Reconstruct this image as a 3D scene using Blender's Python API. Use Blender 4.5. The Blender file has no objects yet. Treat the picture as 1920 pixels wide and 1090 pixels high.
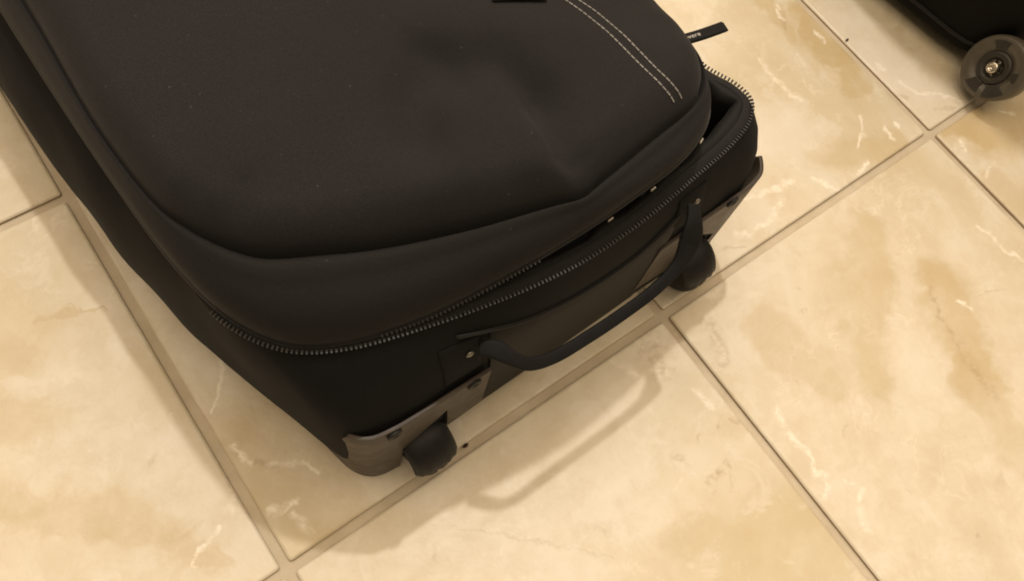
import bpy, bmesh, math, random
import numpy as np
from mathutils import Vector, Matrix
from mathutils.bvhtree import BVHTree

random.seed(7); rng = np.random.default_rng(11)
S = bpy.context.scene
C = S.collection

# ------------------------------------------------------------------ camera
cam_d = bpy.data.cameras.new('camera'); cam = bpy.data.objects.new('camera', cam_d); C.objects.link(cam)
cam_d.sensor_fit = 'HORIZONTAL'; cam_d.sensor_width = 36.0; cam_d.lens = 1505.7 * 36 / 1920
cam_d.clip_start = 0.01; cam_d.clip_end = 50
rx, ry, rz = (0.80706, -0.57764, 0.12241), (-0.49644, -0.77604, -0.38899), (0.31969, 0.25317, -0.91307)
M = Matrix(((rx[0], -ry[0], -rz[0], 0.0402), (rx[1], -ry[1], -rz[1], -0.0740), (rx[2], -ry[2], -rz[2], 0.5536), (0, 0, 0, 1)))
cam.matrix_world = M
S.camera = cam
S.cycles.filter_width = 1.9

# ------------------------------------------------------------------ light: an indoor room, warm ceiling lamps
w = bpy.data.worlds.new('World'); S.world = w; w.use_nodes = True
bg = w.node_tree.nodes['Background']; bg.inputs[0].default_value = (1.0, 0.80, 0.54, 1); bg.inputs[1].default_value = 0.24
def lamp(name, loc, power, col, radius):
    d = bpy.data.lights.new(name, 'POINT'); d.energy = power; d.color = col; d.shadow_soft_size = radius
    o = bpy.data.objects.new(name, d); o.location = loc; C.objects.link(o); return o
lamp('ceiling_lamp', (0.72, 0.97, 2.7), 122, (1.0, 0.955, 0.89), 0.042)
lamp('ceiling_lamp', (2.3, 0.9, 2.4), 30, (1.0, 0.94, 0.86), 0.05)
# light thrown back by the pale ceiling
cd = bpy.data.lights.new('ceiling_bounce', 'AREA'); cd.shape = 'RECTANGLE'; cd.size = 4.0; cd.size_y = 4.0; cd.energy = 118; cd.color = (1.0, 0.795, 0.56)
co = bpy.data.objects.new('ceiling_bounce', cd); co.location = (0.9, 1.0, 2.5); C.objects.link(co)
S.view_settings.view_transform = 'Standard'; S.view_settings.look = 'None'
S.view_settings.exposure = -0.04; S.view_settings.gamma = 1.0

# ------------------------------------------------------------------ helpers
def link(o, parent=None):
    C.objects.link(o)
    if parent is not None: o.parent = parent
    return o
def tag(o, label=None, cat=None, group=None, kind=None):
    for k, v in (('label', label), ('category', cat), ('group', group), ('kind', kind)):
        if v: o[k] = v
    return o
def empty(name, loc, label, cat, group=None):
    o = bpy.data.objects.new(name, None); o.location = loc; o.empty_display_size = 0.05
    link(o); return tag(o, label, cat, group)
def base_of(parent):
    v = Vector((0, 0, 0))
    while parent is not None: v += parent.location; parent = parent.parent
    return v
def mesh(name, verts, faces, mat, parent=None, smooth=True):
    """vertices in world coordinates; stored relative to the thing's base"""
    b = base_of(parent)
    me = bpy.data.meshes.new(name)
    me.from_pydata([(v[0] - b.x, v[1] - b.y, v[2] - b.z) for v in verts], [], [list(map(int, f)) for f in faces])
    me.update()
    if smooth: me.polygons.foreach_set('use_smooth', [True] * len(me.polygons))
    me.materials.append(mat)
    return link(bpy.data.objects.new(name, me), parent)
def fix_normals(o):
    bm = bmesh.new(); bm.from_mesh(o.data); bmesh.ops.recalc_face_normals(bm, faces=bm.faces); bm.to_mesh(o.data); bm.free(); return o
def bevel(o, width, seg=2, angle=35):
    m = o.modifiers.new('bevel', 'BEVEL'); m.width = width; m.segments = seg; m.limit_method = 'ANGLE'; m.angle_limit = math.radians(angle)
    return o
def catmull(P, per=10, closed=True):
    """centripetal Catmull-Rom through P (n,3)"""
    P = np.asarray(P, float); n = len(P); out = []
    for i in range(n if closed else n - 1):
        if closed: a, b, c, d = P[(i - 1) % n], P[i], P[(i + 1) % n], P[(i + 2) % n]
        else:
            b, c = P[i], P[i + 1]
            a = P[i - 1] if i > 0 else 2 * b - c
            d = P[i + 2] if i + 2 < n else 2 * c - b
        t0 = 0.0; t1 = t0 + max(np.linalg.norm(b - a), 1e-9) ** .5; t2 = t1 + max(np.linalg.norm(c - b), 1e-9) ** .5; t3 = t2 + max(np.linalg.norm(d - c), 1e-9) ** .5
        for k in range(per):
            t = t1 + (t2 - t1) * k / per
            A1 = (t1 - t) / (t1 - t0) * a + (t - t0) / (t1 - t0) * b
            A2 = (t2 - t) / (t2 - t1) * b + (t - t1) / (t2 - t1) * c
            A3 = (t3 - t) / (t3 - t2) * c + (t - t2) / (t3 - t2) * d
            B1 = (t2 - t) / (t2 - t0) * A1 + (t - t0) / (t2 - t0) * A2
            B2 = (t3 - t) / (t3 - t1) * A2 + (t - t1) / (t3 - t1) * A3
            out.append((t2 - t) / (t2 - t1) * B1 + (t - t1) / (t2 - t1) * B2)
    if not closed: out.append(P[-1])
    return np.array(out)
def loft(rings, closed=True, cap0=False, cap1=False):
    n = len(rings[0]); V = [tuple(v) for r in rings for v in r]; F = []
    for i in range(len(rings) - 1):
        for j in range(n if closed else n - 1):
            k = (j + 1) % n
            F.append((i * n + j, i * n + k, (i + 1) * n + k, (i + 1) * n + j))
    if cap0: F.append(tuple(range(n))[::-1])
    if cap1: F.append(tuple((len(rings) - 1) * n + j for j in range(n)))
    return V, F
def sweep(path, section, ups):
    """closed 2-D section along an open path; ups[i] = direction of the section's second axis"""
    path = np.asarray(path, float); rings = []
    for i in range(len(path)):
        t = path[min(i + 1, len(path) - 1)] - path[max(i - 1, 0)]; t /= np.linalg.norm(t)
        u = np.asarray(ups[i] if np.ndim(ups) == 2 else ups, float); s = np.cross(t, u); s /= np.linalg.norm(s); u = np.cross(s, t)
        sec = section[i] if np.ndim(section) == 3 else section
        rings.append([path[i] + s * a + u * b for a, b in sec])
    return loft(rings, True, True, True)
def ellipse(a, b, n=12): return [(a * math.cos(2 * math.pi * k / n), b * math.sin(2 * math.pi * k / n)) for k in range(n)]
def lathe(prof, axis_o, axis, n=36):
    """profile [(offset along axis, radius)] turned about axis"""
    a = Vector(axis).normalized(); h = Vector((0, 0, 1)) if abs(a.z) < .9 else Vector((1, 0, 0)); s = a.cross(h).normalized(); u = s.cross(a)
    o = Vector(axis_o); rings = []
    for off, r in prof: rings.append([tuple(o + a * off + (s * math.cos(2 * math.pi * k / n) + u * math.sin(2 * math.pi * k / n)) * max(r, 1e-5)) for k in range(n)])
    return loft(rings, True, True, True)
BOXF = [(0, 3, 2, 1), (4, 5, 6, 7), (0, 1, 5, 4), (1, 2, 6, 5), (2, 3, 7, 6), (3, 0, 4, 7)]
def obox(c, ax, ay, az):
    c, ax, ay, az = (np.asarray(q, float) for q in (c, ax, ay, az))
    return [c + sx * ax + sy * ay + sz * az for sz in (-1, 1) for sx, sy in ((-1, -1), (1, -1), (1, 1), (-1, 1))]
def joined_boxes(boxes):
    V, F = [], []
    for b in boxes:
        k = len(V); V += [tuple(q) for q in b]; F += [tuple(k + i for i in f) for f in BOXF]
    return V, F
def prism_y(poly, y0, y1):
    """polygon in (x,z) between two y depths (y may be callables of x)"""
    n = len(poly); f0 = y0 if callable(y0) else (lambda x: y0); f1 = y1 if callable(y1) else (lambda x: y1)
    V = [(x, f0(x), z) for x, z in poly] + [(x, f1(x), z) for x, z in poly]
    F = [tuple(range(n)), tuple(range(2 * n - 1, n - 1, -1))] + [(j, j + n, (j + 1) % n + n, (j + 1) % n) for j in range(n)]
    return V, F

# ------------------------------------------------------------------ materials
class Nodes:
    def __init__(s, name):
        s.m = bpy.data.materials.new(name); s.m.use_nodes = True; s.t = s.m.node_tree; s.p = s.t.nodes['Principled BSDF']
    def n(s, typ, **kw):
        q = s.t.nodes.new(typ)
        for k, v in kw.items(): setattr(q, k, v)
        return q
    def l(s, a, b): s.t.links.new(a, b)
    def set(s, **kw):
        for k, v in kw.items(): s.p.inputs[k.replace('_', ' ')].default_value = v
    def noise(s, vec, scale, detail=4, rough=.55, dist=0.0):
        q = s.n('ShaderNodeTexNoise'); q.inputs['Scale'].default_value = scale; q.inputs['Detail'].default_value = detail
        q.inputs['Roughness'].default_value = rough; q.inputs['Distortion'].default_value = dist
        if vec is not None: s.l(vec, q.inputs['Vector'])
        return q.outputs['Fac']
    def ramp(s, fac, stops, interp='LINEAR'):
        q = s.n('ShaderNodeValToRGB'); q.color_ramp.interpolation = interp; e = q.color_ramp.elements
        while len(e) < len(stops): e.new(0.5)
        for i, (pos, col) in enumerate(stops):
            e[i].position = pos; e[i].color = (col, col, col, 1) if np.isscalar(col) else (*col, 1)
        s.l(fac, q.inputs['Fac']); return q.outputs['Color']
    def mix(s, fac, a, b, blend='MIX'):
        q = s.n('ShaderNodeMix'); q.data_type = 'RGBA'; q.blend_type = blend
        for v, i in ((fac, 0), (a, 6), (b, 7)):
            if hasattr(v, 'is_output'): s.l(v, q.inputs[i])
            else: q.inputs[i].default_value = v if i == 0 else (*v, 1)
        return q.outputs[2]
    def math(s, op, a, b=0.0, clamp=False):
        q = s.n('ShaderNodeMath', operation=op); q.use_clamp = clamp
        for v, i in ((a, 0), (b, 1)):
            if hasattr(v, 'is_output'): s.l(v, q.inputs[i])
            else: q.inputs[i].default_value = v
        return q.outputs[0]
    def bump(s, h, strength, dist=0.001):
        q = s.n('ShaderNodeBump'); q.inputs['Strength'].default_value = strength; q.inputs['Distance'].default_value = dist
        s.l(h, q.inputs['Height']); s.l(q.outputs[0], s.p.inputs['Normal'])

# each tile's own printed figure: clouds (T, P), pale veins (W), brown specks (D) and hairlines (L)
# as strokes (kind, x0, y0, x1, y1, half width, strength) in the tile's own metres
FEATURES = {
    (1, -1): [('T', 0.041, 0.128, -0.048, 0.031, 0.0224, 0.40), ('T', 0.054, 0.056, 0.021, -0.015, 0.0290, 0.50), ('T', 0.021, -0.015, -0.003, -0.074, 0.0229, 0.45), ('T', -0.020, 0.103, -0.041, 0.079, 0.0184, 0.30), ('T', -0.099, 0.116, -0.085, 0.045, 0.0226, 0.30), ('W', -0.136, 0.055, -0.141, 0.034, 0.0029, 0.80), ('W', -0.141, 0.034, -0.138, 0.020, 0.0036, 0.90), ('W', -0.138, 0.020, -0.142, 0.004, 0.0024, 0.80), ('W', -0.142, 0.004, -0.138, -0.001, 0.0036, 0.90), ('W', -0.138, -0.001, -0.150, -0.011, 0.0024, 0.80), ('W', -0.128, -0.010, -0.122, -0.018, 0.0020, 0.70), ('W', -0.121, -0.022, -0.130, -0.029, 0.0024, 0.80), ('W', -0.133, -0.034, -0.140, -0.047, 0.0039, 0.50), ('W', 0.124, 0.070, 0.133, 0.029, 0.0026, 0.60), ('W', 0.056, 0.033, 0.062, 0.023, 0.0024, 0.70), ('W', -0.130, 0.158, -0.110, 0.152, 0.0053, 0.50), ('D', -0.131, 0.137, -0.144, 0.104, 0.0069, 0.80), ('L', 0.077, 0.030, 0.102, 0.018, 0.0012, 0.50), ('D', 0.043, 0.058, 0.031, 0.032, 0.0028, 0.80), ('D', 0.031, 0.032, 0.019, -0.036, 0.0059, 0.70), ('P', -0.005, 0.044, -0.052, -0.017, 0.0176, 0.40), ('D', -0.076, -0.098, -0.073, -0.098, 0.0024, 0.80)],
    (0, -1): [('D', 0.137, 0.160, 0.132, 0.128, 0.0142, 0.80), ('D', 0.105, 0.047, 0.128, 0.046, 0.0039, 0.90), ('D', 0.097, 0.071, 0.098, 0.061, 0.0046, 0.70), ('T', 0.069, 0.024, 0.093, 0.011, 0.0165, 0.30), ('L', -0.062, 0.123, -0.020, 0.084, 0.0010, 0.35), ('L', -0.020, 0.084, 0.019, 0.044, 0.0011, 0.30), ('P', 0.113, 0.051, 0.163, 0.035, 0.0177, 0.40), ('W', 0.104, 0.152, 0.112, 0.134, 0.0033, 0.60), ('W', 0.143, 0.099, 0.144, 0.086, 0.0037, 0.60), ('P', 0.019, 0.080, 0.044, 0.076, 0.0103, 0.50), ('P', -0.058, 0.092, -0.001, 0.048, 0.0207, 0.30), ('D', 0.022, 0.067, 0.030, 0.059, 0.0036, 0.50)],
    (0, 0): [('W', -0.128, -0.011, -0.141, -0.033, 0.0022, 0.80), ('W', -0.141, -0.033, -0.151, -0.042, 0.0018, 0.80), ('W', -0.151, -0.070, -0.147, -0.088, 0.0021, 0.80), ('W', -0.137, -0.095, -0.120, -0.105, 0.0021, 0.70), ('W', -0.120, -0.105, -0.111, -0.120, 0.0018, 0.70), ('W', -0.148, -0.123, -0.134, -0.126, 0.0034, 0.80), ('W', -0.141, -0.133, -0.136, -0.148, 0.0034, 0.60), ('T', -0.132, -0.068, -0.126, -0.156, 0.0383, 0.45), ('D', -0.145, -0.085, -0.134, -0.101, 0.0028, 0.70), ('W', -0.017, -0.143, -0.027, -0.138, 0.0030, 0.50), ('P', -0.141, 0.012, -0.137, -0.019, 0.0149, 0.30)],
    (-1, 0): [('T', 0.035, -0.024, 0.115, -0.092, 0.0170, 0.40), ('T', 0.112, -0.099, 0.129, -0.135, 0.0098, 0.30), ('T', 0.054, 0.023, 0.085, 0.006, 0.0172, 0.28), ('T', 0.109, 0.075, 0.141, 0.063, 0.0034, 0.40), ('T', 0.074, 0.071, 0.124, 0.052, 0.0219, 0.25), ('W', 0.135, -0.113, 0.123, -0.119, 0.0020, 0.80), ('W', 0.155, -0.097, 0.150, -0.110, 0.0024, 0.60), ('W', 0.120, -0.119, 0.116, -0.126, 0.0016, 0.80), ('P', 0.123, -0.024, 0.132, -0.072, 0.0294, 0.35), ('P', 0.082, 0.039, 0.067, 0.044, 0.0070, 0.40), ('D', 0.122, -0.053, 0.127, -0.052, 0.0034, 0.40)],
    (1, 0): [('T', 0.153, 0.007, 0.139, -0.080, 0.0174, 0.65), ('T', 0.127, 0.033, 0.123, -0.009, 0.0129, 0.40), ('T', 0.065, -0.125, 0.122, -0.157, 0.0223, 0.50), ('W', 0.133, 0.024, 0.128, 0.004, 0.0024, 0.80), ('W', 0.077, -0.017, 0.072, -0.041, 0.0028, 0.50), ('W', 0.072, -0.041, 0.078, -0.070, 0.0033, 0.60), ('W', 0.117, -0.111, 0.099, -0.131, 0.0022, 0.80), ('W', 0.087, -0.148, 0.072, -0.152, 0.0026, 0.90), ('W', 0.099, -0.131, 0.091, -0.134, 0.0027, 0.80), ('W', 0.125, -0.134, 0.124, -0.145, 0.0033, 0.90), ('W', 0.141, -0.136, 0.141, -0.140, 0.0033, 0.90), ('W', -0.032, -0.118, 0.015, -0.129, 0.0035, 0.70), ('W', 0.032, -0.138, 0.044, -0.154, 0.0030, 0.80), ('W', -0.061, -0.140, -0.039, -0.146, 0.0033, 0.60), ('W', -0.039, -0.146, -0.007, -0.138, 0.0024, 0.60), ('L', -0.081, -0.143, -0.063, -0.153, 0.0019, 0.50), ('P', 0.010, -0.057, 0.049, -0.100, 0.0366, 0.55), ('D', 0.130, 0.009, 0.121, -0.007, 0.0035, 0.70), ('P', -0.034, -0.093, -0.034, -0.134, 0.0196, 0.40), ('W', 0.146, -0.022, 0.144, -0.035, 0.0029, 0.70)],
    (2, 0): [('W', -0.143, -0.106, -0.138, -0.122, 0.0029, 0.80), ('W', -0.138, -0.122, -0.120, -0.135, 0.0023, 0.80), ('W', -0.120, -0.135, -0.103, -0.154, 0.0023, 0.70), ('P', -0.141, -0.040, -0.135, -0.141, 0.0407, 0.50), ('L', -0.137, -0.142, -0.117, -0.153, 0.0023, 0.50), ('W', -0.147, -0.082, -0.147, -0.086, 0.0035, 0.70), ('D', -0.154, -0.116, -0.147, -0.124, 0.0034, 0.50)],
    (2, -1): [('T', -0.124, 0.149, -0.068, 0.123, 0.0355, 0.65), ('T', -0.148, 0.096, -0.139, 0.065, 0.0226, 0.35), ('W', -0.140, 0.139, -0.146, 0.132, 0.0033, 0.80), ('W', -0.132, 0.108, -0.148, 0.102, 0.0022, 0.60), ('W', -0.080, 0.140, -0.073, 0.132, 0.0029, 0.50)],
}
def mat_tile(strokes=()):
    k = Nodes('glazed_stone_look_tile')
    tc = k.n('ShaderNodeTexCoord'); oi = k.n('ShaderNodeObjectInfo')
    off = k.n('ShaderNodeVectorMath', operation='SCALE'); k.l(oi.outputs['Random'], off.inputs['Scale']); off.inputs[0].default_value = (37.0, 53.0, 29.0)
    rot = k.n('ShaderNodeVectorRotate', rotation_type='Z_AXIS'); k.l(tc.outputs['Object'], rot.inputs['Vector'])
    k.l(k.math('MULTIPLY', oi.outputs['Random'], 9.0), rot.inputs['Angle'])
    add = k.n('ShaderNodeVectorMath', operation='ADD'); k.l(rot.outputs[0], add.inputs[0]); k.l(off.outputs[0], add.inputs[1])
    v = add.outputs[0]
    st = k.n('ShaderNodeMapping'); st.inputs['Scale'].default_value = (1.0, 0.42, 1.0); k.l(v, st.inputs['Vector'])
    sv = st.outputs[0]
    g = .45 if strokes else 1.0
    cloud = k.noise(sv, 6.0, 5, .55, .5)
    cloud2 = k.noise(v, 14.0, 6, .6, .5)
    col = k.ramp(cloud, [(.30, (.59, .49, .315)), (.42, (.65, .565, .415)), (.53, (.72, .645, .515)), (.66, (.69, .60, .455))])
    col = k.mix(k.ramp(cloud2, [(.46, 0.0), (.66, .5)]), col, (.73, .65, .53))
    tan = k.ramp(k.noise(sv, 4.4, 7, .62, .9), [(.54, 0.0), (.60, .35 * g), (.70, .6 * g)])
    col = k.mix(tan, col, (.53, .415, .215))
    # pale curdled veins and flecks, in patches
    ve = k.noise(v, 17.0, 5, .62, .5)
    ridge = k.math('ABSOLUTE', k.math('SUBTRACT', ve, .5))
    vein = k.ramp(ridge, [(.0, 1.0), (.006, .7), (.020, .0)])
    brk = k.ramp(k.noise(v, 26.0, 3), [(.47, 0.0), (.57, 1.0)])
    patch = k.ramp(k.noise(v, 7.0, 2), [(.52, 0.0), (.60, .8 * (.4 + .6 * g))])
    col = k.mix(k.math('MULTIPLY', k.math('MULTIPLY', vein, brk), patch), col, (.84, .76, .63))
    fl = k.ramp(k.noise(v, 85.0, 4, .6, .4), [(.62, 0.0), (.70, .6 * (.5 + .5 * g))])
    col = k.mix(k.math('MULTIPLY', fl, k.ramp(k.noise(v, 8.0, 2), [(.52, 0.0), (.62, 1.0)])), col, (.80, .72, .59))
    dk = k.ramp(k.noise(v, 70.0, 4, .65, .8), [(.62, 0.0), (.74, .5)])
    col = k.mix(k.math('MULTIPLY', dk, k.ramp(k.noise(v, 6.0, 2), [(.55, 0.0), (.64, 1.0)])), col, (.36, .25, .14))
    col = k.mix(k.ramp(k.noise(v, 40.0, 8, .72, .4), [(.44, 0.0), (.58, .30)]), col, (.585, .48, .325))
    col = k.mix(k.ramp(k.noise(v, 30.0, 8, .74, .6), [(.53, 0.0), (.61, .38)]), col, (.77, .70, .59))
    if strokes:
        loc = tc.outputs['Object']
        def warp(vec, scale, amt):
            q = k.n('ShaderNodeTexNoise'); q.inputs['Scale'].default_value = scale; q.inputs['Detail'].default_value = 3; k.l(vec, q.inputs['Vector'])
            c = k.n('ShaderNodeVectorMath', operation='SUBTRACT'); k.l(q.outputs['Color'], c.inputs[0]); c.inputs[1].default_value = (.5, .5, .5)
            d = k.n('ShaderNodeVectorMath', operation='MULTIPLY'); k.l(c.outputs[0], d.inputs[0]); d.inputs[1].default_value = (amt, amt, 0)
            e = k.n('ShaderNodeVectorMath', operation='ADD'); k.l(vec, e.inputs[0]); k.l(d.outputs[0], e.inputs[1]); return e.outputs[0]
        flat = k.n('ShaderNodeVectorMath', operation='MULTIPLY'); k.l(loc, flat.inputs[0]); flat.inputs[1].default_value = (1, 1, 0)
        fine = warp(warp(flat.outputs[0], 55, .016), 190, .006); broad = warp(warp(warp(flat.outputs[0], 22, .05), 90, .018), 300, .006)
        speck = k.ramp(k.noise(v, 170, 3, .6), [(.42, 0.0), (.66, 1.0)]); mott = k.ramp(cloud2, [(.30, .35), (.65, 1.0)]); fray = k.ramp(k.noise(v, 140, 3, .65), [(.36, .15), (.58, 1.0)])
        TONE = {'T': (.525, .395, .205), 'P': (.77, .70, .59), 'W': (.86, .785, .66), 'D': (.37, .255, .145), 'L': (.40, .29, .18)}
        for kind, x0, y0, x1, y1, wd, stg in sorted(strokes, key=lambda q: 'TPDLW'.index(q[0])):
            src = broad if kind in 'TP' else fine
            A = k.n('ShaderNodeVectorMath', operation='SUBTRACT'); k.l(src, A.inputs[0]); A.inputs[1].default_value = (x0, y0, 0)
            L2 = max((x1 - x0) ** 2 + (y1 - y0) ** 2, 1e-9)
            D = k.n('ShaderNodeVectorMath', operation='DOT_PRODUCT'); k.l(A.outputs[0], D.inputs[0]); D.inputs[1].default_value = ((x1 - x0) / L2, (y1 - y0) / L2, 0)
            H = k.math('MULTIPLY', D.outputs['Value'], 1.0, clamp=True)
            B = k.n('ShaderNodeVectorMath', operation='SCALE'); B.inputs[0].default_value = (x1 - x0, y1 - y0, 0); k.l(H, B.inputs['Scale'])
            E_ = k.n('ShaderNodeVectorMath', operation='DISTANCE'); k.l(A.outputs[0], E_.inputs[0]); k.l(B.outputs[0], E_.inputs[1])
            mr = k.n('ShaderNodeMapRange', interpolation_type='SMOOTHSTEP'); k.l(E_.outputs['Value'], mr.inputs['Value'])
            mr.inputs['From Min'].default_value = wd * (.40 if kind in 'TP' else .05); mr.inputs['From Max'].default_value = wd * (1.12 if kind in 'TP' else 1.35)
            mr.inputs['To Min'].default_value = stg * {'T': 1.45, 'P': 1.2, 'W': 1.3, 'D': .6, 'L': .7}[kind]; mr.inputs['To Max'].default_value = 0.0
            fac = mr.outputs[0]
            fac = k.math('MULTIPLY', fac, {'T': mott, 'P': mott, 'D': speck, 'W': fray, 'L': fray}[kind])
            col = k.mix(fac, col, TONE[kind])
    k.l(col, k.p.inputs['Base Color'])
    k.l(k.ramp(k.noise(v, 20.0, 4), [(.3, .30), (.7, .46)]), k.p.inputs['Roughness'])
    k.set(Specular_IOR_Level=.42)
    h = k.math('ADD', k.math('MULTIPLY', k.noise(v, 22.0, 4, .5), 1.0), k.math('MULTIPLY', cloud, .9))
    h = k.math('ADD', h, k.math('MULTIPLY', k.noise(v, 160.0, 4, .6), .10))
    k.bump(h, .6, .0035)
    return k.m
def mat_grout():
    k = Nodes('sanded_grout'); tc = k.n('ShaderNodeTexCoord'); v = tc.outputs['Object']
    col = k.ramp(k.noise(v, 30, 5), [(.3, (.50, .425, .31)), (.7, (.63, .545, .42))])
    col = k.mix(k.ramp(k.noise(v, 6, 3), [(.45, 0.0), (.7, .45)]), col, (.42, .33, .23))
    k.l(col, k.p.inputs['Base Color']); k.set(Roughness=.9, Specular_IOR_Level=.2)
    k.bump(k.noise(v, 900, 3), .5, .0006); return k.m
def mat_fabric(name, c, rough=.72, sheen=.25, weave=.25):
    k = Nodes(name); tc = k.n('ShaderNodeTexCoord'); v = tc.outputs['Object']
    big = k.noise(v, 12, 4)
    col = k.ramp(big, [(.3, tuple(q * .88 for q in c)), (.7, tuple(q * 1.12 for q in c))])
    col = k.mix(k.ramp(k.noise(v, 900, 2, .7), [(.35, 0.0), (.65, .55)]), col, tuple(q * .55 for q in c))
    lint = k.ramp(k.noise(v, 330, 2, .5), [(.735, 0.0), (.79, .30)])
    col = k.mix(lint, col, tuple(min(q * 4 + .04, 1) for q in c))
    k.l(col, k.p.inputs['Base Color'])
    k.set(Roughness=rough, Specular_IOR_Level=.20, Sheen_Weight=sheen, Sheen_Roughness=.45)
    wv = k.n('ShaderNodeTexWave', wave_type='BANDS', bands_direction='DIAGONAL'); wv.inputs['Scale'].default_value = 420; wv.inputs['Distortion'].default_value = .6; k.l(v, wv.inputs['Vector'])
    h = k.math('ADD', k.math('MULTIPLY', wv.outputs['Fac'], .25), k.math('ADD', k.math('MULTIPLY', k.noise(v, 45, 3), 3.0), k.math('MULTIPLY', k.noise(v, 1100, 2), .3)))
    k.bump(h, weave, .0006); return k.m
def mat_plastic(name, c, rough, spec=.5, scuff=.35):
    k = Nodes(name); tc = k.n('ShaderNodeTexCoord'); v = tc.outputs['Object']
    col = k.ramp(k.noise(v, 60, 5, .65), [(.35, c), (.75, tuple(q * 1.35 + .004 for q in c))])
    k.l(col, k.p.inputs['Base Color'])
    k.l(k.ramp(k.noise(v, 90, 4), [(.3, rough), (.75, min(1, rough + scuff * .4))]), k.p.inputs['Roughness'])
    k.set(Specular_IOR_Level=spec); k.bump(k.noise(v, 500, 3), .12, .0004); return k.m
def mat_metal(name, c, rough):
    k = Nodes(name); tc = k.n('ShaderNodeTexCoord')
    k.l(k.ramp(k.noise(tc.outputs['Object'], 300, 3), [(.3, rough), (.8, rough + .15)]), k.p.inputs['Roughness'])
    k.set(Base_Color=(*c, 1), Metallic=1.0); return k.m

m_tile, m_grout = mat_tile(), mat_grout()
m_side = mat_plastic('soiled_shaded_tile_edge', (.30, .23, .15), .8, .2)  # soil plus painted-in groove shade, so joints get a dark edge line
m_panel = mat_fabric('charcoal_front_fabric', (.0172, .0154, .0156), .88, .05)
m_lid = mat_fabric('charcoal_gusset_fabric', (.0140, .0125, .0126), .88, .04)
m_body = mat_fabric('black_body_fabric', (.0052, .0049, .0050), .9, .01)
m_rub = mat_fabric('black_rubberised_panel', (.0045, .0040, .0038), .65, .0, .1)
m_lining = mat_fabric('black_lining', (.008, .0072, .0068), .7, .02)
m_tape = mat_fabric('black_zipper_tape', (.013, .012, .0115), .75, .1)
m_plate = mat_plastic('dark_grey_corner_plastic', (.033, .022, .0145), .40, .34)
m_wheel = mat_plastic('dark_wheel_rubber', (.009, .0082, .0075), .5, .3)
m_hood = mat_plastic('wheel_housing_plastic', (.008, .0075, .007), .45, .3)
m_strap = mat_plastic('black_handle_webbing', (.0055, .0050, .0050), .7, .2)
m_teeth = mat_plastic('dark_zipper_nylon', (.0095, .0088, .0080), .40, .30)
m_thread = mat_fabric('pale_grey_thread', (.26, .245, .23), .8, .1, .05)
m_hole = mat_plastic('blackened_rivet', (.010, .009, .008), .5, .3)
m_steel = mat_metal('bright_steel', (.72, .66, .55), .22)
m_dull = mat_metal('dull_dark_steel', (.22, .20, .17), .38)
m_print = mat_fabric('white_print', (.55, .52, .48), .8, 0.0, .02)
m_case = mat_fabric('matt_black_case_fabric', (.0050, .0044, .0042), .85, .0, .1)
m_tyre2 = mat_plastic('smoky_grey_wheel_plastic', (.075, .064, .048), .34, .5)
m_hub2 = mat_plastic('black_hub_plastic', (.030, .025, .020), .4, .4)
m_dirt = mat_plastic('dark_crumb_matter', (.04, .022, .012), .8, .2)

# ------------------------------------------------------------------ floor: grout bed with single tiles
T, G = 0.32, 0.0068
fl = mesh('floor', [(-1.2, -1.2, -.0034), (2.2, -1.2, -.0034), (2.2, 2.2, -.0034), (-1.2, 2.2, -.0034)], [(0, 1, 2, 3)], m_grout)
tag(fl, kind='structure')
def tile_mesh():
    h = (T - G) / 2; rings_ = []
    for ins, z in ((.0002, -.010), (.0, -.0014), (.0003, -.0010), (.0010, -.0003), (.0022, 0.0)):
        r = max(.0022 - ins * .6, .0008); q = []
        for cx, cy, a0 in ((1, 1, 0), (-1, 1, 90), (-1, -1, 180), (1, -1, 270)):
            for i in range(4):
                a = math.radians(a0 + 30 * i); q.append((cx * (h - ins - r) + r * math.cos(a), cy * (h - ins - r) + r * math.sin(a), z))
        rings_.append(q)
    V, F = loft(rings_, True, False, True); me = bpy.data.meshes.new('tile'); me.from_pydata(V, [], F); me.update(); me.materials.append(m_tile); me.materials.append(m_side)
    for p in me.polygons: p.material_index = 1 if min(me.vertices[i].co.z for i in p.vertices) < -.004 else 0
    me.polygons.foreach_set('use_smooth', [len(p.vertices) == 4 for p in me.polygons]); return me
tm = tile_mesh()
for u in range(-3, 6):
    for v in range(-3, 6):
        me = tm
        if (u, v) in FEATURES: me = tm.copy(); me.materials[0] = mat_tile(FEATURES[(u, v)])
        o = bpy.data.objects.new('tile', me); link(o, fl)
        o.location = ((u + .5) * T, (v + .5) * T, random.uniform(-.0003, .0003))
        o.rotation_euler = (random.uniform(-.0012, .0012), random.uniform(-.0012, .0012), 0.0 if (u, v) in FEATURES else math.pi / 2 * random.randrange(4))

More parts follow.
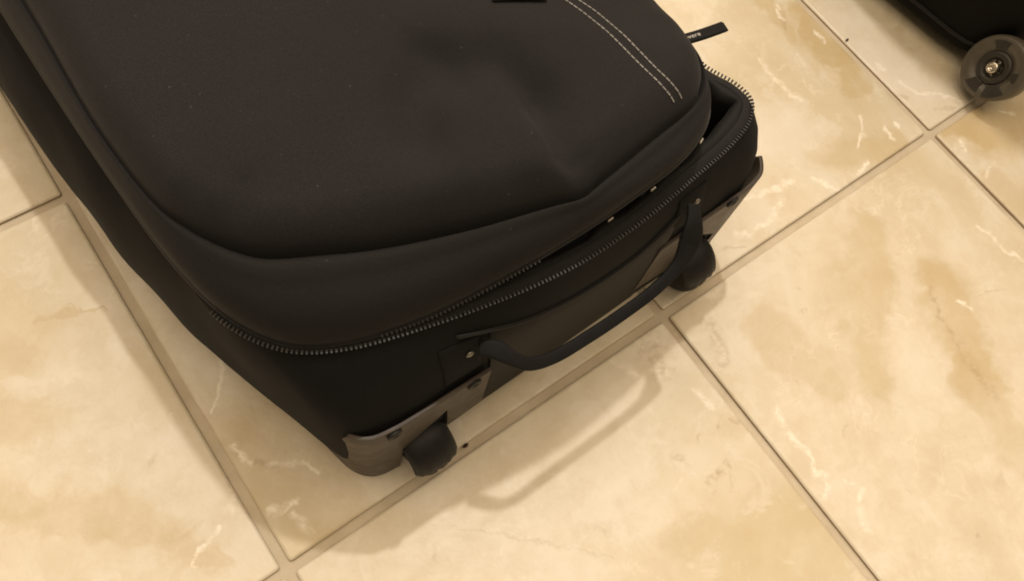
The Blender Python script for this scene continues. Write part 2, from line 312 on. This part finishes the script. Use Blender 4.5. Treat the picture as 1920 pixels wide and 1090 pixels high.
# ------------------------------------------------------------------ the suitcase lying on its back
bag = empty('suitcase', (.22, .27, 0), 'large black soft suitcase lying on its back, wheels toward the camera, corner unzipped', 'suitcase')
def R(pts, z): return np.array([(x, y, z if np.isscalar(z) else z[i]) for i, (x, y) in enumerate(pts)])
TOPL, TOPR = (.09, .53), (.30, .53)
wide = [(.002, .50), (.003, .38), (.009, .275), (.016, .20), (.029, .137), (.040, .100), (.055, .052), (.063, .033), (.076, .021), (.102, .0175), (.135, .0182), (.172, .0192), (.215, .0203), (.26, .0215), (.305, .0228), (.345, .0242),
        (.376, .0275), (.389, .037), (.394, .057), (.394, .09), (.392, .14), (.389, .22), (.386, .36), (.380, .50), TOPR, TOPL]
low = [(.022, .50), (.024, .38), (.030, .275), (.038, .20), (.050, .137), (.058, .100), (.067, .052), (.071, .032), (.083, .0215), (.104, .0195), (.135, .0200), (.172, .0207), (.215, .0216), (.26, .0228), (.305, .0240), (.345, .0253),
       (.374, .0285), (.388, .037), (.391, .055), (.391, .09), (.389, .14), (.386, .22), (.380, .36), (.374, .50), TOPR, TOPL]
zipr = [(.034, .50), (.034, .38), (.035, .28), (.037, .20), (.039, .14), (.042, .106), (.049, .087), (.058, .073), (.069, .0625), (.090, .0515), (.127, .041), (.171, .032), (.214, .0268), (.261, .0282), (.307, .034), (.343, .0395),
        (.3635, .0465), (.3745, .057), (.3740, .071), (.366, .091), (.362, .14), (.360, .22), (.360, .36), (.355, .50), (.30, .525), (.09, .525)]
ZIPZ = .165
wide, low, zipr = (np.array(q) for q in (wide, low, zipr))
body_levels = []
body_levels.append(R(low * .0 + np.array([.22, .27]) + (low - [.22, .27]) * .90, .0035))
body_levels.append(R(np.array([.22, .27]) + (low - [.22, .27]) * .985, .0045))
body_levels.append(R(low, .013))
for f, z in ((.6, .025), (.92, .045), (1.0, .065), (1.0, .095)): body_levels.append(R(low * (1 - f) + wide * f, z))
for f, z in ((.09, .115), (.24, .132), (.50, .148), (.80, .159), (1.0, ZIPZ)): body_levels.append(R(wide * (1 - f) + zipr * f, z))
PER = 10
rings = [catmull(l, PER) for l in body_levels]
n_ring = len(rings[0])
def wobble(P, amp, s=1.0):
    """soft cloth unevenness, a function of place only"""
    x, y, z = P[:, 0] * s, P[:, 1] * s, P[:, 2] * s
    q = np.sin(61 * x + 23 * z + 1.3) * np.sin(47 * y - 31 * z + .4) + .6 * np.sin(113 * x - 71 * y + 2.1) + .5 * np.sin(97 * y + 83 * z)
    return amp * q
def outward(ring):
    t = np.roll(ring, -1, 0) - np.roll(ring, 1, 0); n = np.stack([t[:, 1], -t[:, 0], np.zeros(len(t))], 1) * 1.0
    n /= np.linalg.norm(n, axis=1)[:, None] + 1e-12
    c = ring.mean(0); s = np.sign(((ring - c) * n).sum(1)); return n * np.sign(np.median(s))
for i in range(3, len(rings) - 2):
    rings[i] = rings[i] + outward(rings[i]) * (wobble(rings[i], .0007) * np.clip((rings[i][:, 1] - .03) / .05, 0, 1))[:, None]
V, F = loft(rings, True, True, False)
body = mesh('body', V, F, m_body, bag); BV, BF = V, F

zip_ring = rings[-1]
# zipper tape on the case side and the lining inside it
no = outward(zip_ring)
tape = [zip_ring + [0, 0, .0002], zip_ring - no * .003 + [0, 0, .0022], zip_ring - no * .006 + [0, 0, .0022]]
V, F = loft(tape); tp = mesh('zipper_tape', V, F, m_tape, bag)
fold = catmull(np.column_stack([zipr, np.full(len(zipr), ZIPZ)]), PER)
puff = (wobble(fold, .0016, 2.2))[:, None]
lin = [zip_ring - no * .006 + [0, 0, .0020], zip_ring - no * (.008 + puff * .5) + [0, 0, .0032], zip_ring - no * (.0115 + puff) + [0, 0, .0024],
       zip_ring - no * (.0135 + puff) + [0, 0, -.004], zip_ring - no * (.014 + puff * 1.4) + [0, 0, -.022], zip_ring - no * .014 + [0, 0, -.085]]
V, F = loft(lin, True, False, True); mesh('lining', V, F, m_lining, bag)

# lid (front compartment) over it: its lower edge follows the zipper on the left and gapes on the right
lb = [(.031, .50, .167), (.031, .38, .167), (.032, .28, .167), (.0345, .20, .167), (.0385, .14, .168), (.0445, .107, .169), (.0515, .0885, .169), (.0600, .0748, .169), (.0705, .0645, .169), (.0905, .0540, .1695), (.128, .0440, .1715),
      (.178, .0373, .181), (.212, .0355, .1855), (.232, .0352, .188), (.252, .0358, .190), (.294, .0400, .192), (.319, .0500, .193), (.329, .0600, .194), (.335, .0750, .194), (.338, .095, .192), (.341, .14, .186), (.347, .22, .176), (.354, .36, .170), (.352, .50, .169), (.30, .522, .169), (.09, .522, .169)]
seam = [(.043, .47, .200), (.043, .37, .200), (.043, .28, .200), (.0415, .205, .200), (.0465, .152, .200), (.053, .134, .200), (.0595, .1215, .200), (.067, .1105, .2000), (.0755, .102, .2000), (.097, .0905, .200), (.122, .0785, .200),
        (.160, .0645, .201), (.207, .0510, .202), (.2225, .0462, .2025), (.236, .0478, .203), (.280, .0543, .203), (.311, .0590, .203), (.323, .0650, .203), (.333, .078, .203), (.338, .095, .202), (.338, .13, .201), (.336, .20, .200), (.332, .35, .200), (.327, .46, .200), (.28, .49, .200), (.09, .49, .200)]
LB, SM = catmull(lb, PER), catmull(seam, PER)
ol = outward(LB)
lid = [LB - ol * .004 - [0, 0, .001], LB - [0, 0, .0005]]
NT = 12
span = np.linalg.norm(SM - LB, axis=1)
front_side = np.clip(1 - (LB[:, 1] - .07) / .08, 0, 1)
for i in range(1, NT + 1):
    t = i / NT
    bulge = math.sin(math.pi * min(1, t ** .85)) * np.clip(span * .20, .003, .0095) * (.65 + .35 * front_side)
    roll = (.0012 + .0018 * front_side) * math.exp(-((t - .86) / .10) ** 2) - (.0042 if i == NT else 0.0)
    P = LB * (1 - t) + SM * t
    P = P + ol * (bulge * .62)[:, None]; P[:, 2] += bulge * .78 + roll
    P[:, 2] += wobble(P, .0005) * math.sin(math.pi * t)
    lid.append(P)
V, F = loft(lid); lid_o = mesh('lid_gusset', V, F, m_lid, bag)

# padded front panel inside the seam
def gauss_path(x, y, pts, wd):
    d = np.full(x.shape, 9.0)
    for (ax, ay), (bx, by) in zip(pts[:-1], pts[1:]):
        vx, vy = bx - ax, by - ay; t = np.clip(((x - ax) * vx + (y - ay) * vy) / (vx * vx + vy * vy), 0, 1)
        d = np.minimum(d, np.hypot(x - ax - t * vx, y - ay - t * vy))
    return np.exp(-(d / wd) ** 2)
med = np.column_stack([np.full(len(SM), .1925), np.clip(SM[:, 1], .165, .40)])
S0, S1 = SM[:, :2], np.roll(SM[:, :2], -1, 0)
def seam_dist(Q):
    e = S1 - S0; t = np.clip(((Q[:, None] - S0) * e).sum(2) / (e * e).sum(1), 0, 1)
    return np.min(np.linalg.norm(Q[:, None] - S0 - t[..., None] * e, axis=2), axis=1)
arc = np.concatenate([[0], np.cumsum(np.linalg.norm(np.diff(SM, axis=0), axis=1))])
pucker = .0007 * np.sin(arc * 310 + 2.2 * np.sin(arc * 43)) * (.5 + .5 * np.sin(arc * 37 + 1))
panel = []
base = SM.copy(); base[:, 2] -= .0052
ss = np.concatenate([[0], np.linspace(.012, .20, 14), np.linspace(.23, 1.0, 26)])
for s in ss:
    P = base.copy(); P[:, :2] = base[:, :2] * (1 - s) + med * s
    d = seam_dist(P[:, :2])
    if s == 0: d[:] = 0
    edge = np.sqrt(np.clip(1 - (1 - np.clip(d / .020, 0, 1)) ** 2, 0, 1))       # rolled edge
    P[:, 2] = (base[:, 2] * (1 - s) + .197 * s) + .0205 * edge + .013 * (1 - np.exp(-d / .055)) 
    x, y = P[:, 0], P[:, 1]; fade = np.clip(d / .012, 0, 1)
    xc = np.interp(y, [.045, .065, .085, .105, .125], [.2225, .2170, .2205, .2250, .2240]); q = x - xc
    along = np.clip((.128 - y) / .03, 0, 1)
    dz = -.0085 * along / (1 + np.exp(-q / .0024)) * np.exp(-np.clip(q, 0, 1) / .026) + .0022 * along * np.exp(-((q + .009) / .009) ** 2)
    dz += -.0085 * gauss_path(x, y, [(.226, .100), (.222, .125), (.205, .130)], .016)
    dz += -.0072 * gauss_path(x, y, [(.193, .145), (.175, .126), (.166, .108)], .014)
    dz += .0014 * gauss_path(x, y, [(.246, .062), (.258, .100)], .024)
    dz += .0018 * gauss_path(x, y, [(.20, .075), (.14, .098)], .018)
    dz += -.0016 * gauss_path(x, y, [(.066, .1105), (.082, .130)], .007)
    dz += pucker * np.exp(-d / .016)
    P[:, 2] += dz * fade + wobble(P * [1, 1, 0], .00035) * fade
    panel.append(P)
V, F = loft(panel); front = mesh('front_panel', V, F, m_panel, bag)
bvh_panel = BVHTree.FromPolygons([tuple(v) for v in V], F)
def on_panel(x, y):
    h = bvh_panel.ray_cast(Vector((x, y, .4)), Vector((0, 0, -1)))
    return (h[0], h[1] if h[1].z > 0 else -h[1]) if h[0] else (Vector((x, y, .23)), Vector((0, 0, 1)))

# double row of pale stitches on the panel
def stitches(path):
    P = catmull([(x, y, 0) for x, y in path], 30, False); L = np.concatenate([[0], np.cumsum(np.linalg.norm(np.diff(P, axis=0), axis=1))])
    out = []; s = .0006; step = .0032
    while s + .003 < L[-1]:
        q = [np.array([np.interp(s + e, L, P[:, k]) for k in range(2)]) for e in (0, .0026)]
        (a, na), (b, nb) = on_panel(*q[0]), on_panel(*q[1]); a = a + na * .0002; b = b + nb * .0002
        t = (b - a); c = (a + b) / 2; n = (na + nb).normalized(); sd = t.cross(n).normalized()
        out.append(obox(c, t / 2, sd * (.00036 * random.uniform(.85, 1.15)), n * .00028)); s += step * random.uniform(.97, 1.03)
    return out
bx = stitches([(.258, .184), (.270, .168), (.2785, .151), (.2842, .1353), (.2877, .1233), (.2897, .1116), (.2928, .0912), (.2955, .0763), (.2985, .0685), (.3010, .0637), (.3022, .0608)]) \
   + stitches([(.252, .184), (.264, .168), (.2725, .152), (.2775, .1386), (.2804, .1282), (.2826, .1171), (.2852, .1012), (.2880, .0847), (.2915, .0715), (.2950, .0638), (.2965, .0604)])
V, F = joined_boxes(bx); st = mesh('stitching', V, F, m_thread, front, smooth=False); st['kind'] = 'stuff'

# cloth tab sewn on the panel (only its lower edge is in the picture)
tabv = []; nu, nv = 10, 6
for j in range(nv):
    for i in range(nu):
        fx, fy = i / (nu - 1), j / (nv - 1)
        x = .241 + fx * .026 + fy * .012; y = .1550 - fx * .013 + fy * .028
        p, n = on_panel(x, y); tabv.append(p + n * (.0016 + .0006 * math.sin(math.pi * fx)))
tabf = [(j * nu + i, j * nu + i + 1, (j + 1) * nu + i + 1, (j + 1) * nu + i) for j in range(nv - 1) for i in range(nu - 1)]
tb = mesh('fabric_tab', tabv, tabf, m_lid, bag); sm = tb.modifiers.new('thick', 'SOLIDIFY'); sm.thickness = .0012; sm.offset = -1

# zipper teeth: one row along the case edge, one along the lid edge
def teeth(ring, i0, i1, pitch, lift, push, size, jitter=.06):
    P = ring[i0:i1]; L = np.concatenate([[0], np.cumsum(np.linalg.norm(np.diff(P, axis=0), axis=1))]); o = outward(ring)[i0:i1]
    out = []; s = pitch / 2
    while s < L[-1]:
        p = np.array([np.interp(s, L, P[:, k]) for k in range(3)]); n = np.array([np.interp(s, L, o[:, k]) for k in range(3)]); n /= np.linalg.norm(n)
        t = np.cross([0, 0, 1], n); up = np.array([0, 0, 1.0])
        a = .5; n2 = n * math.cos(a) + up * math.sin(a) * .0 ; 
        out.append(obox(p + n * push + up * lift, t * size[0], n * size[1] , up * size[2])); s += pitch * random.uniform(1 - jitter, 1 + jitter)
    return out
bx = teeth(zip_ring, 5 * PER, 20 * PER, 0.0024, .0016, .0004, (.00055, .0010, .0006))
V, F = joined_boxes(bx); tt = mesh('zipper_teeth', V, F, m_teeth, tp, smooth=False); tt['kind'] = 'stuff'
bx = teeth(LB, 9 * PER + 4, 11 * PER + 5, .0024, -.0012, .0012, (.0005, .0009, .0005))
V, F = joined_boxes(bx); tt = mesh('zipper_teeth', V, F, m_teeth, lid_o, smooth=False); tt['kind'] = 'stuff'
# narrow tape below the lid edge
V, F = loft([LB - ol * .0005 - [0, 0, .0002], LB + ol * .0012 - [0, 0, .0016], LB - ol * .001 - [0, 0, .0030]]); mesh('zipper_tape', V, F, m_tape, lid_o)
# metal zipper stops glinting in the gap
for i, nm in ((13 * PER + 3, 0), (14 * PER + 4, 0), (15 * PER + 6, 0)):
    p = LB[i]; n = ol[i]; t = np.cross([0, 0, 1], n)
    V, F = joined_boxes([obox(p + n * .002 - [0, 0, .004], t * .0018 + np.array([0, 0, .0005]), n * .0007, [0, 0, .0006])])
    bevel(mesh('zipper_stop', V, F, m_dull, bag, smooth=False), .0005)

# zipper pull with printed lettering, sticking out at the far side
pull = mesh('zipper_pull', *sweep(catmull([(.352, .128, .150), (.372, .1262, .1475), (.384, .1248, .1455), (.400, .1215, .1455), (.4165, .1185, .1465)], 6, False),
            [(-.0040, -.0011), (.0040, -.0011), (.0040, .0004), (.0034, .0011), (-.0034, .0011), (-.0040, .0004)], (0, 0, 1)), m_strap, bag, smooth=False)
mesh('pull_end', *sweep([(.4120, .1192, .1447), (.4165, .1183, .1450), (.4186, .1179, .1451)], [(-.0038, -.0006), (.0030, -.0006), (.0030, .0006), (-.0038, .0006)], (0, 0, 1)), m_strap, pull, smooth=False)
tcu = bpy.data.curves.new('lettering', 'FONT'); tcu.body = 'revere'; tcu.size = .0054; tcu.extrude = .00008; tcu.align_x = 'LEFT'; tcu.align_y = 'CENTER'
tmp = bpy.data.objects.new('lettering_curve', tcu); C.objects.link(tmp)
lme = bpy.data.meshes.new_from_object(tmp.evaluated_get(bpy.context.evaluated_depsgraph_get())); bpy.data.objects.remove(tmp); lme.materials.clear(); lme.materials.append(m_print)
to = bpy.data.objects.new('lettering', lme); link(to, pull)
to.location = Vector((.3835, .1246, .1470)) - base_of(pull); to.rotation_euler = (0, 0, math.atan2(-.0062, .0325)); to.scale = (1.0, .85, 1)

# stiff rubberised lower panel of the wheel end, with piping above it; all draped on the body
bvh_body = BVHTree.FromPolygons([tuple(v) for v in BV], BF)
def yb(x, z):
    h = bvh_body.ray_cast(Vector((x, -.5, z)), Vector((0, 1, 0))); return h[0].y if h[0] else .02
def drape(name, x0, x1, z0, z1, off, mat, parent, nx=24, nz=10, thick=.002, bw=.0006):
    """patch of the wheel end between two curves z0(x), z1(x), lying on the body"""
    V = []
    for i in range(nx):
        x = x0 + (x1 - x0) * i / (nx - 1); a, b = z0(x), z1(x)
        for k in range(nz):
            z = a + (b - a) * k / (nz - 1); V.append((x, yb(x, z) - off, z))
    F = [(i * nz + k, (i + 1) * nz + k, (i + 1) * nz + k + 1, i * nz + k + 1) for i in range(nx - 1) for k in range(nz - 1)]
    o = mesh(name, V, F, mat, parent); m = o.modifiers.new('thick', 'SOLIDIFY'); m.thickness = thick; m.offset = -1
    return bevel(o, bw, 2, 50)
pc = [(.140, .154), (.156, .149), (.182, .138), (.222, .1265), (.262, .1245), (.285, .133), (.300, .142)]
ptop = lambda x: float(np.interp(x, [q[0] for q in pc], [q[1] for q in pc]))
drape('bottom_panel', .158, .299, lambda x: .007, lambda x: ptop(x) - .001, .0014, m_rub, bag)
pp = catmull([(x, yb(x, z) - .0010, z) for x, z in pc], 10, False)
V, F = sweep(pp, ellipse(.0012, .0012, 8), (0, -1, 0)); mesh('piping', V, F, m_tape, bag)

# corner plates with rivets, wheels with their housings
def mirror(x): return .4640 - x
def corner_plate(side):
    path = catmull(([(.0600, .062, 0), (.0632, .044, 0)] if side < 0 else [(.0672, .034, 0)]) + [(.0690 if side > 0 else .0680, .0285, 0), (.0770, .0195, 0), (.0920, .0165, 0), (.112, .0160, 0), (.135, .0160, 0), (.1565 if side < 0 else .172, .0160, 0)], 9, False)
    Pn = len(path); X = path[:, 0]
    L = np.concatenate([[0], np.cumsum(np.linalg.norm(np.diff(path[:, :2], axis=0), axis=1))])
    top = .113 - .004 * (X - .06) / .10; top = np.where(X < .0685, top - (.0685 - X) * 7.5, top)
    def bot(x):
        if x < .0955: return .004
        if x < .1295: return .050 + (x - .0955) / .034 * .034
        return .036 + (x - .1295) * .22
    rows = []
    cols = []
    for i in range(Pn):
        x, y = path[i, :2]; z0, z1 = bot(x), top[i]
        cols.append([(x, y, z0 + (z1 - z0) * k / 6) for k in range(7)])
    V = [v for c in cols for v in c]; F = []
    for i in range(Pn - 1):
        for k in range(6): F.append((i * 7 + k, (i + 1) * 7 + k, (i + 1) * 7 + k + 1, i * 7 + k + 1))
    if side > 0:
        V = [(min(mirror(x), .3962 - max(0, y - .03) * .02), y + .0072 + .026 * (mirror(x) - .36), z) for x, y, z in V]; F = [f[::-1] for f in F]
    o = mesh('corner_plate', V, F, m_plate, bag)
    s = o.modifiers.new('thick', 'SOLIDIFY'); s.thickness = .0026; s.offset = 0
    bevel(o, .0007, 2, 50)
    for x, z in (((.0905, .107), (.1445, .105)) if side < 0 else ((.108, .1105), (.150, .1095))):
        xx = mirror(x) if side > 0 else x; yy = .0163 + (.0072 + .026 * (xx - .36) if side > 0 else 0)
        V, F = lathe([(-.001, .0048), (.0006, .0048), (.0011, .0040), (.0011, .0024), (.0004, .0020), (.0004, 0)], (xx, yy - .0022, z), (0, -1, 0), 20)
        mesh('rivet', V, F, m_hole, o)
    return o
def wheel(side):
    cx = .1120 if side < 0 else mirror(.1160); cy = .0175 + (.0050 if side > 0 else 0); R0 = .0225
    hub = (cx, cy, R0 + .0004)
    wv = mesh('wheel', *lathe([(-.0120, .006), (-.0120, .0165), (-.0106, .0188), (-.009, .0206), (-.0055, .0220), (-.0022, R0), (-.0012, .0214), (.0012, .0214), (.0022, R0), (.0055, .0220), (.009, .0206), (.0106, .0188), (.0120, .0165), (.0120, .006)], hub, (1, 0, 0), 40), m_wheel, bag)
    for sgn in (-1, 1):
        mesh('axle_cap', *lathe([(.0115, .0075), (.0137, .0070), (.0145, .0050), (.0145, 0)], hub, (sgn, 0, 0), 20), m_hub2, wv)
    # housing: rounded hood that closes over the upper front of the wheel
    rings_ = []; na = 13
    for k in range(na):
        ph = math.radians(-78 + 156 * k / (na - 1)); q = math.cos(ph) ** .6; fx = .0155 * math.sin(ph) / math.sin(math.radians(78))
        row = []
        for a in np.linspace(62, 166, 12):
            ra = math.radians(a); r = .0242 * (.62 + .38 * q) * (.965 if k % 2 else 1.0)
            row.append((cx + fx, cy + .001 - r * -math.cos(ra), hub[2] + .003 + r * math.sin(ra) * 1.02))
        rings_.append(row)
    V, F = loft(rings_, False); h = mesh('wheel_housing', V, F, m_hood, bag)
    s = h.modifiers.new('thick', 'SOLIDIFY'); s.thickness = .0020; s.offset = 0
    V, F = lathe([(0, .0030), (.0012, .0028), (.0016, .0018), (.0008, .0014), (.0008, 0)], (cx, cy - .0195, hub[2] + .0130), (0, -.75, .66), 16); mesh('housing_screw', V, F, m_hole, h)
for sd in (-1, 1): corner_plate(sd); wheel(sd)

# carry handle of the wheel end
hp = catmull([(.150, .0225, .1400), (.1570, .0165, .1410), (.1625, .0090, .1370), (.1705, .0022, .1300), (.187, -.0010, .1225), (.212, -.0018, .1195), (.242, -.0016, .1190), (.268, -.0002, .1210), (.286, .0034, .1265), (.296, .0092, .1350), (.3015, .0160, .1440), (.3065, .0250, .149)], 10, False)
k = len(hp); secs = []
for i in range(k):
    f = i / (k - 1); e = min(f, 1 - f) / .5
    a = .0039 + .0036 * math.exp(-((f - .84) / .09) ** 2) + .0016 * math.exp(-((f - .10) / .08) ** 2); b = .0018 if e > .35 else .0015 + .0006 * e / .35
    secs.append([(a * math.copysign(abs(math.cos(t)) ** .6, math.cos(t)), b * math.copysign(abs(math.sin(t)) ** .6, math.sin(t))) for t in np.linspace(0, 2 * math.pi, 16, endpoint=False)])
ups = np.array([(0, -.45, .9)] * k)
V, F = sweep(hp, secs, ups); hd = mesh('handle', V, F, m_strap, bag)
for x, z in ((.1405, .137), (.3095, .143)):
    drape('handle_bracket', x - .013, x + .011, lambda x: z - .020, lambda x: z + .012, .0012, m_body, hd, 8, 8, .002, .0007)
    mesh('bracket_rivet', *lathe([(0, .0026), (.0010, .0024), (.0015, .0015), (.0016, 0)], (x + .004, yb(x + .004, z) - .0010, z), (0, -1, .1), 20), m_dull, hd)

# ------------------------------------------------------------------ second case at the edge of the picture, standing on its wheels
case = empty('suitcase', (.85, .16, 0), 'matt black suitcase at the right edge with one smoky grey wheel showing', 'suitcase')
sec = []
def rr(x0, x1, y0, y1, r, n=6):
    out = []
    for cx, cy, a0 in ((x1 - r, y1 - r, 0), (x0 + r, y1 - r, 90), (x0 + r, y0 + r, 180), (x1 - r, y0 + r, 270)):
        for i in range(n + 1): a = math.radians(a0 + 90 * i / n); out.append((cx + r * math.cos(a), cy + r * math.sin(a)))
    return out
lev = []
for z, ins in ((.012, .008), (.015, .003), (.022, .0), (.20, -.004), (.40, -.003), (.50, .0), (.515, .012)):
    q = rr(.720 + ins, 1.05 - ins, .006 + ins, .27 - ins, .056)
    ang = math.radians(7); 
    lev.append([(.720 + (x - .720) * math.cos(ang) - (y - .006) * math.sin(ang), .006 + (x - .720) * math.sin(ang) + (y - .006) * math.cos(ang), z) for x, y in q])
V, F = loft(lev, True, True, True); mesh('body', V, F, m_case, case)
pr = np.array(lev[2]) + [0, 0, .006]; pr = pr + outward(pr) * .0006
V, F = loft([pr + outward(pr) * (.0018 * math.cos(t)) + [0, 0, .0018 * math.sin(t)] for t in np.linspace(0, 2 * math.pi, 9)]); mesh('piping', V, F, m_tape, case)
wc, ax = (.7105, .0112, .0340), Vector((-.87, .20, .42)).normalized()
w2 = mesh('wheel', *lathe([(-.017, .010), (-.017, .0255), (-.014, .0278), (-.004, .0286), (.0035, .0283), (.0060, .0270), (.0068, .0255), (.0062, .0185), (.0045, .0170), (.0035, .010)], wc, ax, 56), m_tyre2, case)
wo = Vector(wc); s_ = ax.cross(Vector((0, 0, 1))).normalized(); u_ = s_.cross(ax)
mesh('hub', *lathe([(.0040, .0150), (.0058, .0140), (.0062, .0120), (.0060, .0088), (.0020, .0082), (.0020, 0)], wc, ax, 36), m_hub2, w2)
for a, hw, r0, r1 in ((.95, .34, .0165, .0240), (2.75, .22, .0165, .0230), (3.75, .40, .0150, .0262), (4.65, .34, .0140, .0245)):
    V = []; nn = 8
    for lv in (.0045, .0068):
        for r in (r0, r1):
            for i in range(nn):
                t = a + hw * (2 * i / (nn - 1) - 1) * (1.0 if r == r1 else .75); V.append(wo + ax * lv + (s_ * math.cos(t) + u_ * math.sin(t)) * r)
    F = []
    for i in range(nn - 1): F += [(i, i + 1, nn + i + 1, nn + i), (2 * nn + i, 3 * nn + i, 3 * nn + i + 1, 2 * nn + i + 1), (i, 2 * nn + i, 2 * nn + i + 1, i + 1), (nn + i, nn + i + 1, 3 * nn + i + 1, 3 * nn + i)]
    F += [(0, nn, 3 * nn, 2 * nn), (nn - 1, 3 * nn - 1, 4 * nn - 1, 2 * nn - 1)]
    bevel(fix_normals(mesh('hub_segment', V, F, m_hub2, w2, smooth=False)), .0006, 2)
mesh('washer', *lathe([(.0015, .0078), (.0035, .0078), (.0040, .0070), (.0040, .0040)], wc, ax, 28), m_steel, w2)
mesh('axle_bolt', *lathe([(.0020, .0050), (.0092, .0050), (.0102, .0042), (.0102, .0024), (.0075, .0022), (.0075, 0)], wc, ax, 28), m_steel, w2)

# ------------------------------------------------------------------ crumbs on the tiles
def crumb(loc, r, label):
    bm = bmesh.new(); bmesh.ops.create_icosphere(bm, subdivisions=1, radius=r)
    for v in bm.verts: v.co = Vector((v.co.x * random.uniform(.8, 1.5), v.co.y * random.uniform(.5, 1), v.co.z * random.uniform(.4, .7)))
    me = bpy.data.meshes.new('crumb'); bm.to_mesh(me); bm.free(); me.materials.append(m_dirt)
    o = bpy.data.objects.new('crumb', me); link(o); o.location = (*loc, r * .45); tag(o, label, 'crumb', 'crumbs on the floor')
crumb((.646, .116), .0019, 'tiny dark crumb on the grout line beside the second suitcase')
crumb((.1385, .002), .0022, 'small brown crumb in the grout beside the near wheel')
